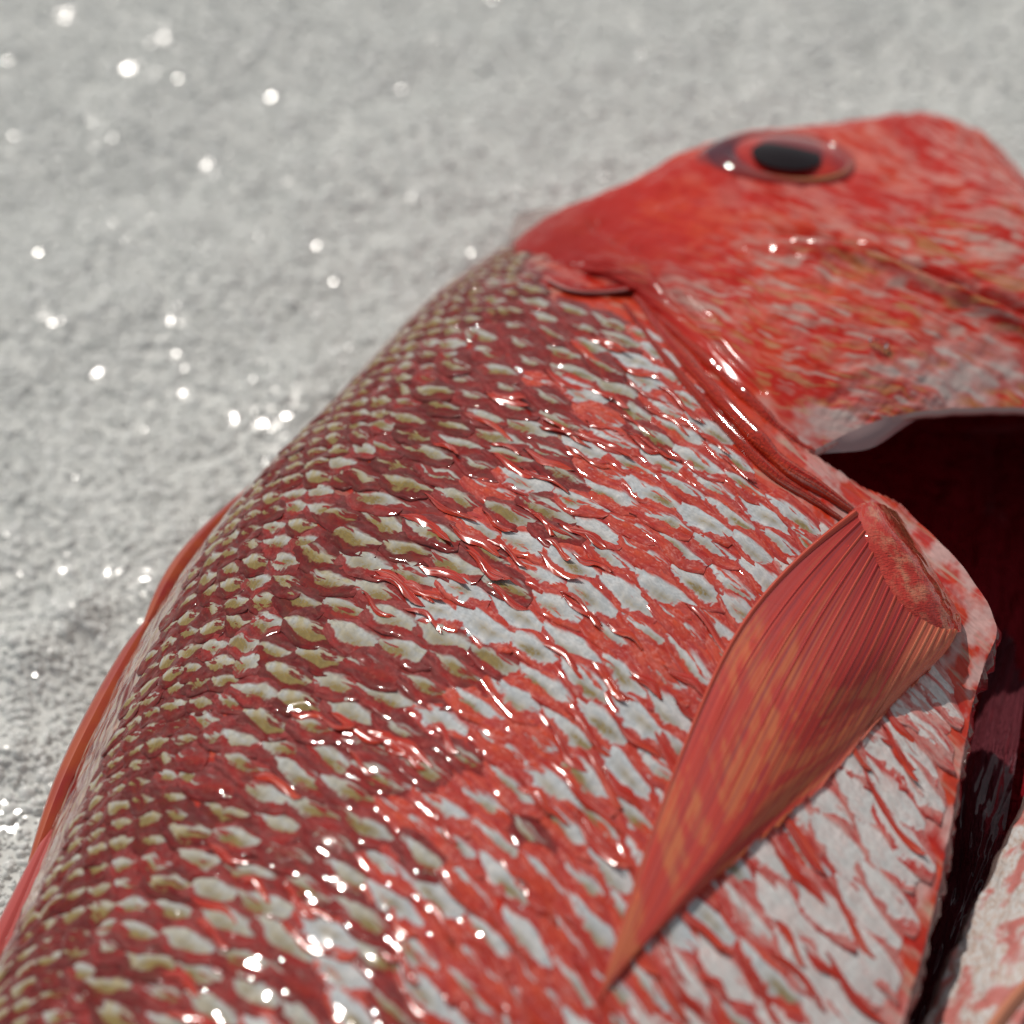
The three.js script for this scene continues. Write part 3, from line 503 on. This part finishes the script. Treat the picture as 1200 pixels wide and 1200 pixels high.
// ------------------------------------------------------------------ pectoral fin
const onBody = (x, y, l) => { const [u, v] = body.find(x, y), p = bodyPos(u, v), c = camera.position.clone().sub(p).normalize(); return p.addScaledVector(c, l / 1000 / Math.max(0.35, body.normal(u, v).dot(c))); };
{
  const fin = new THREE.Group(); fin.name = 'pectoral_fin'; fish.add(fin);
  const L = [5.6, 5, 3.6, 2.6, 1.8, 1.0];
  const ctrl = [
    [[1003, 600], [935, 655], [862, 742], [806, 862], [760, 985], [700, 1178]],
    [[1020, 640], [962, 735], [902, 850], [850, 955], [800, 1040], [728, 1138]],
    [[1040, 685], [1000, 770], [955, 850], [910, 930], [868, 985], [822, 1046]],
    [[1070, 718], [1045, 768], [1018, 820], [993, 865], [968, 905], [942, 948]],
    [[1098, 735], [1080, 770], [1062, 798], [1048, 817], [1034, 836], [1020, 856]],
    [[1121, 738], [1115, 752], [1108, 763], [1101, 772], [1093, 780], [1084, 790]],
  ].map((r, i) => r.map(([x, y], k) => onBody(x, y, Math.max(0.9, L[k] * [1, 1, 1, 0.95, 0.95, 0.95][i] * (i > 2 ? 1 - 0.14 * k : 1)))));
  const s = new Surf(ctrl, 16);
  const fp = (u, v, off = 0) => { const p = s.at(u, v), w = Math.sin(u * 2 * Math.PI * 3.2); return p.addScaledVector(s.normal(u, v), off); };
  const finMap = tex(512, 512, (x, y) => {
    const u = y * 5, v = x * 5, ray = Math.sin(u * 2 * Math.PI * 3.2 + 0.4), fine = fbm(u * 30, v * 1.2, 2, 243) - 0.5, band = fbm(u * 1.5 + v * 0.6, v * 4.2 - u * 1.2, 3, 241) - 0.5, cell = fbm(u * 9, v * 5, 3, 245) - 0.5;
    let c = mix3([0.76, 0.045, 0.02], [0.85, 0.23, 0.065], clamp((band * 3.4 + cell * 1.2 + 0.12) * sst(0.6, 2.0, v) + fine * 1.3 + 0.06, 0, 0.8));
    c = mix3(c, [0.85, 0.24, 0.13], sst(2.4, 3.8, u) * 0.65);
    c = mix3(c, [0.46, 0.03, 0.035], (1 - sst(0.2, 2.2, v)) * 0.5 * (1 - sst(2.8, 3.6, u)));
    return mix3(c, [0.36, 0.03, 0.05], sst(0.8, 1, ray) * 0.5 + sst(0.62, 0.75, vn(u * 26, v * 0.8, 263)) * 0.3);
  });
  const mm = new THREE.MeshPhysicalMaterial({ map: finMap, roughness: 0.6, transmission: 0.3, side: THREE.DoubleSide, clearcoat: 0.4, clearcoatRoughness: 0.16, bumpMap: tex(512, 512, (x, y) => 0.5 + 0.6 * (fbm(y * 150, x * 6, 2, 247) - 0.5), false), bumpScale: 0.00008 });
  // the hind margin is ragged, with a narrow tear
  const endV = (u) => 5 - 0.5 * vn(u * 14, 2, 249) * sst(1.6, 3, u) - (u > 2.2 ? 0.25 * vn(u * 40, 5, 251) : 0) - 2.0 * Math.exp(-(((u - 3.62) / 0.035) ** 2));
  F('fin_membrane', gridGeo(220, 60, (a, b) => fp(a * 5, b * endV(a * 5)), (a, b) => [b * endV(a * 5) / 5, a]), mm, fin);
  const rayMats = [[0.66, 0.1, 0.06], [0.55, 0.05, 0.045], [0.74, 0.22, 0.12]].map((c) => wet({ color: new THREE.Color().setRGB(...c), roughness: 0.5, clearcoat: 0.6, clearcoatRoughness: 0.2 }));
  for (let k = 0; k <= 17; k++) {
    const u = k ? 5 * k / 17 : 0.02, e = endV(u) - 0.03, pts = [], rad = [];
    for (let i = 0; i <= 26; i++) { const v = i / 26 * e; pts.push(fp(u, v, k ? -0.00014 : -0.0002)); rad.push((k ? 0.0003 : 0.0006) * (1 - 0.72 * i / 26)); }
    F('fin_ray', tube(pts, rad, 6), rayMats[k > 11 ? 2 : k % 2], fin);
    if (k < 17 && k) for (const sg of [-0.055, 0.055]) {  // each ray forks on its way out
      const q = [], r2 = []; for (let i = 0; i <= 14; i++) { const t = i / 14, v = lerp(e * 0.42, e * 0.98, t); q.push(fp(clamp(u + sg * Math.sin(t * 1.57) * 1.2, 0, 5), Math.min(v, endV(clamp(u + sg * 1.2, 0, 5)) - 0.05), -0.00014)); r2.push(0.0002 * (1 - 0.6 * t)); }
      F('ray_branch', tube(q, r2, 5), rayMats[k > 11 ? 2 : 0], fin);
    }
  }
  // fleshy root of the fin
  const lobe = new Surf([
    [[996, 600, 1.0], [1012, 590, 3.2], [1032, 590, 3.2], [1050, 600, 0.4]],
    [[990, 630, 4.2], [1024, 620, 5.9], [1054, 624, 5.3], [1078, 640, 0.4]],
    [[1008, 672, 4.2], [1044, 662, 6.1], [1078, 664, 5.7], [1104, 684, 0.6]],
    [[1036, 716, 4.0], [1066, 708, 5.8], [1098, 704, 5.4], [1123, 716, 1.0]],
    [[1076, 760, 3.4], [1098, 752, 3.8], [1114, 744, 3.8], [1127, 740, 2]],
  ].map((r) => r.map(([x, y, l]) => onBody(x, y, l))), 14);
  F('fin_root', gridGeo(56, 42, (a, b) => lobe.at(a * 4, b * 3).addScaledVector(lobe.normal(a * 4, b * 3), 0.0004 * (fbm(a * 12, b * 12, 3, 253) - 0.5)), (a, b) => [b, a]), wet({ map: tex(256, 256, (x, y) => { const n = fbm(x * 12, y * 18, 4, 255) - 0.5, m = fbm(x * 34, y * 40, 2, 257) - 0.5; let c = mix3([0.58, 0.05, 0.035], [0.62, 0.21, 0.13], clamp((0.2 + n * 2.8 + m) * sst(0.15, 0.45, x), 0, 1)); return mix3(c, [0.32, 0.11, 0.05], sst(0.62, 0.85, x) * (1 - y) * 0.7); }), bumpMap: fineBump, bumpScale: 0.0002 }), fin);
}
// ------------------------------------------------------------------ folded dorsal fin along the back
{
  const df = new THREE.Group(); df.name = 'dorsal_fin'; fish.add(df);
  const strip = (pts, w, m, name) => { const q = new THREE.CatmullRomCurve3(pts.map(([x, y, h]) => P(x, y, h))).getPoints(60); F(name, tube(q, q.map((_, i) => w * Math.sin(Math.PI * (0.06 + 0.88 * i / 60)) ** 0.7), 10), m, df); };
  const om = new THREE.MeshPhysicalMaterial({ map: tex(64, 256, (x, y) => mix3([0.62, 0.09, 0.012], [0.5, 0.03, 0.018], clamp(0.4 + 2.4 * (fbm(x * 3, y * 9, 3, 261) - 0.5), 0, 1))), roughness: 0.4, transmission: 0.2, clearcoat: 1, clearcoatRoughness: 0.1 });
  const pm = wet({ color: new THREE.Color().setRGB(0.55, 0.1, 0.09) });
  strip([[34, 1026, 27], [74, 925, 27.5], [112, 848, 28], [154, 768, 28], [180, 722, 28.5]], 0.0021, om, 'fin_spine');
  strip([[168, 742, 28.5], [202, 680, 29], [237, 634, 29], [300, 568, 30]], 0.0018, om, 'fin_spine');
  strip([[-30, 1190, 27], [0, 1115, 27], [25, 1060, 27], [60, 975, 27.5]], 0.0020, pm, 'fin_sheath');
  strip([[-40, 1230, 29], [12, 1110, 29], [60, 1000, 29], [110, 895, 30], [165, 775, 30.5], [220, 680, 31]], 0.0012, pm, 'fin_sheath');
}
// ------------------------------------------------------------------ small things lying on the fish and the ice
const water = new THREE.MeshPhysicalMaterial({ color: 0xffffff, roughness: 0.02, transmission: 1, thickness: 0.003, ior: 1.33 });
function bead(name, surf, x, y, r, sx, label, cat, mat) {
  const [u, v] = surf.find(x, y), p = (surf === body ? bodyPos : headPos)(u, v), n = surf.normal(u, v), g = new THREE.SphereGeometry(r, 28, 18);
  g.scale(sx, name === 'loose_scale' ? 0.1 : 0.5, 1);
  const q = new THREE.Quaternion().setFromUnitVectors(V(0, 1, 0), n); g.applyQuaternion(q);
  const o = put(name, g, mat, scene); o.position.copy(p).addScaledVector(n, r * 0.1 + 0.0003); tag(o, label, cat, null);
}
bead('water_drop', head, 1028, 405, 0.0015, 1.1, 'tiny clear bubble on the gill cover below the jaw crease', 'bubble', water);
renderer.render(scene, camera);
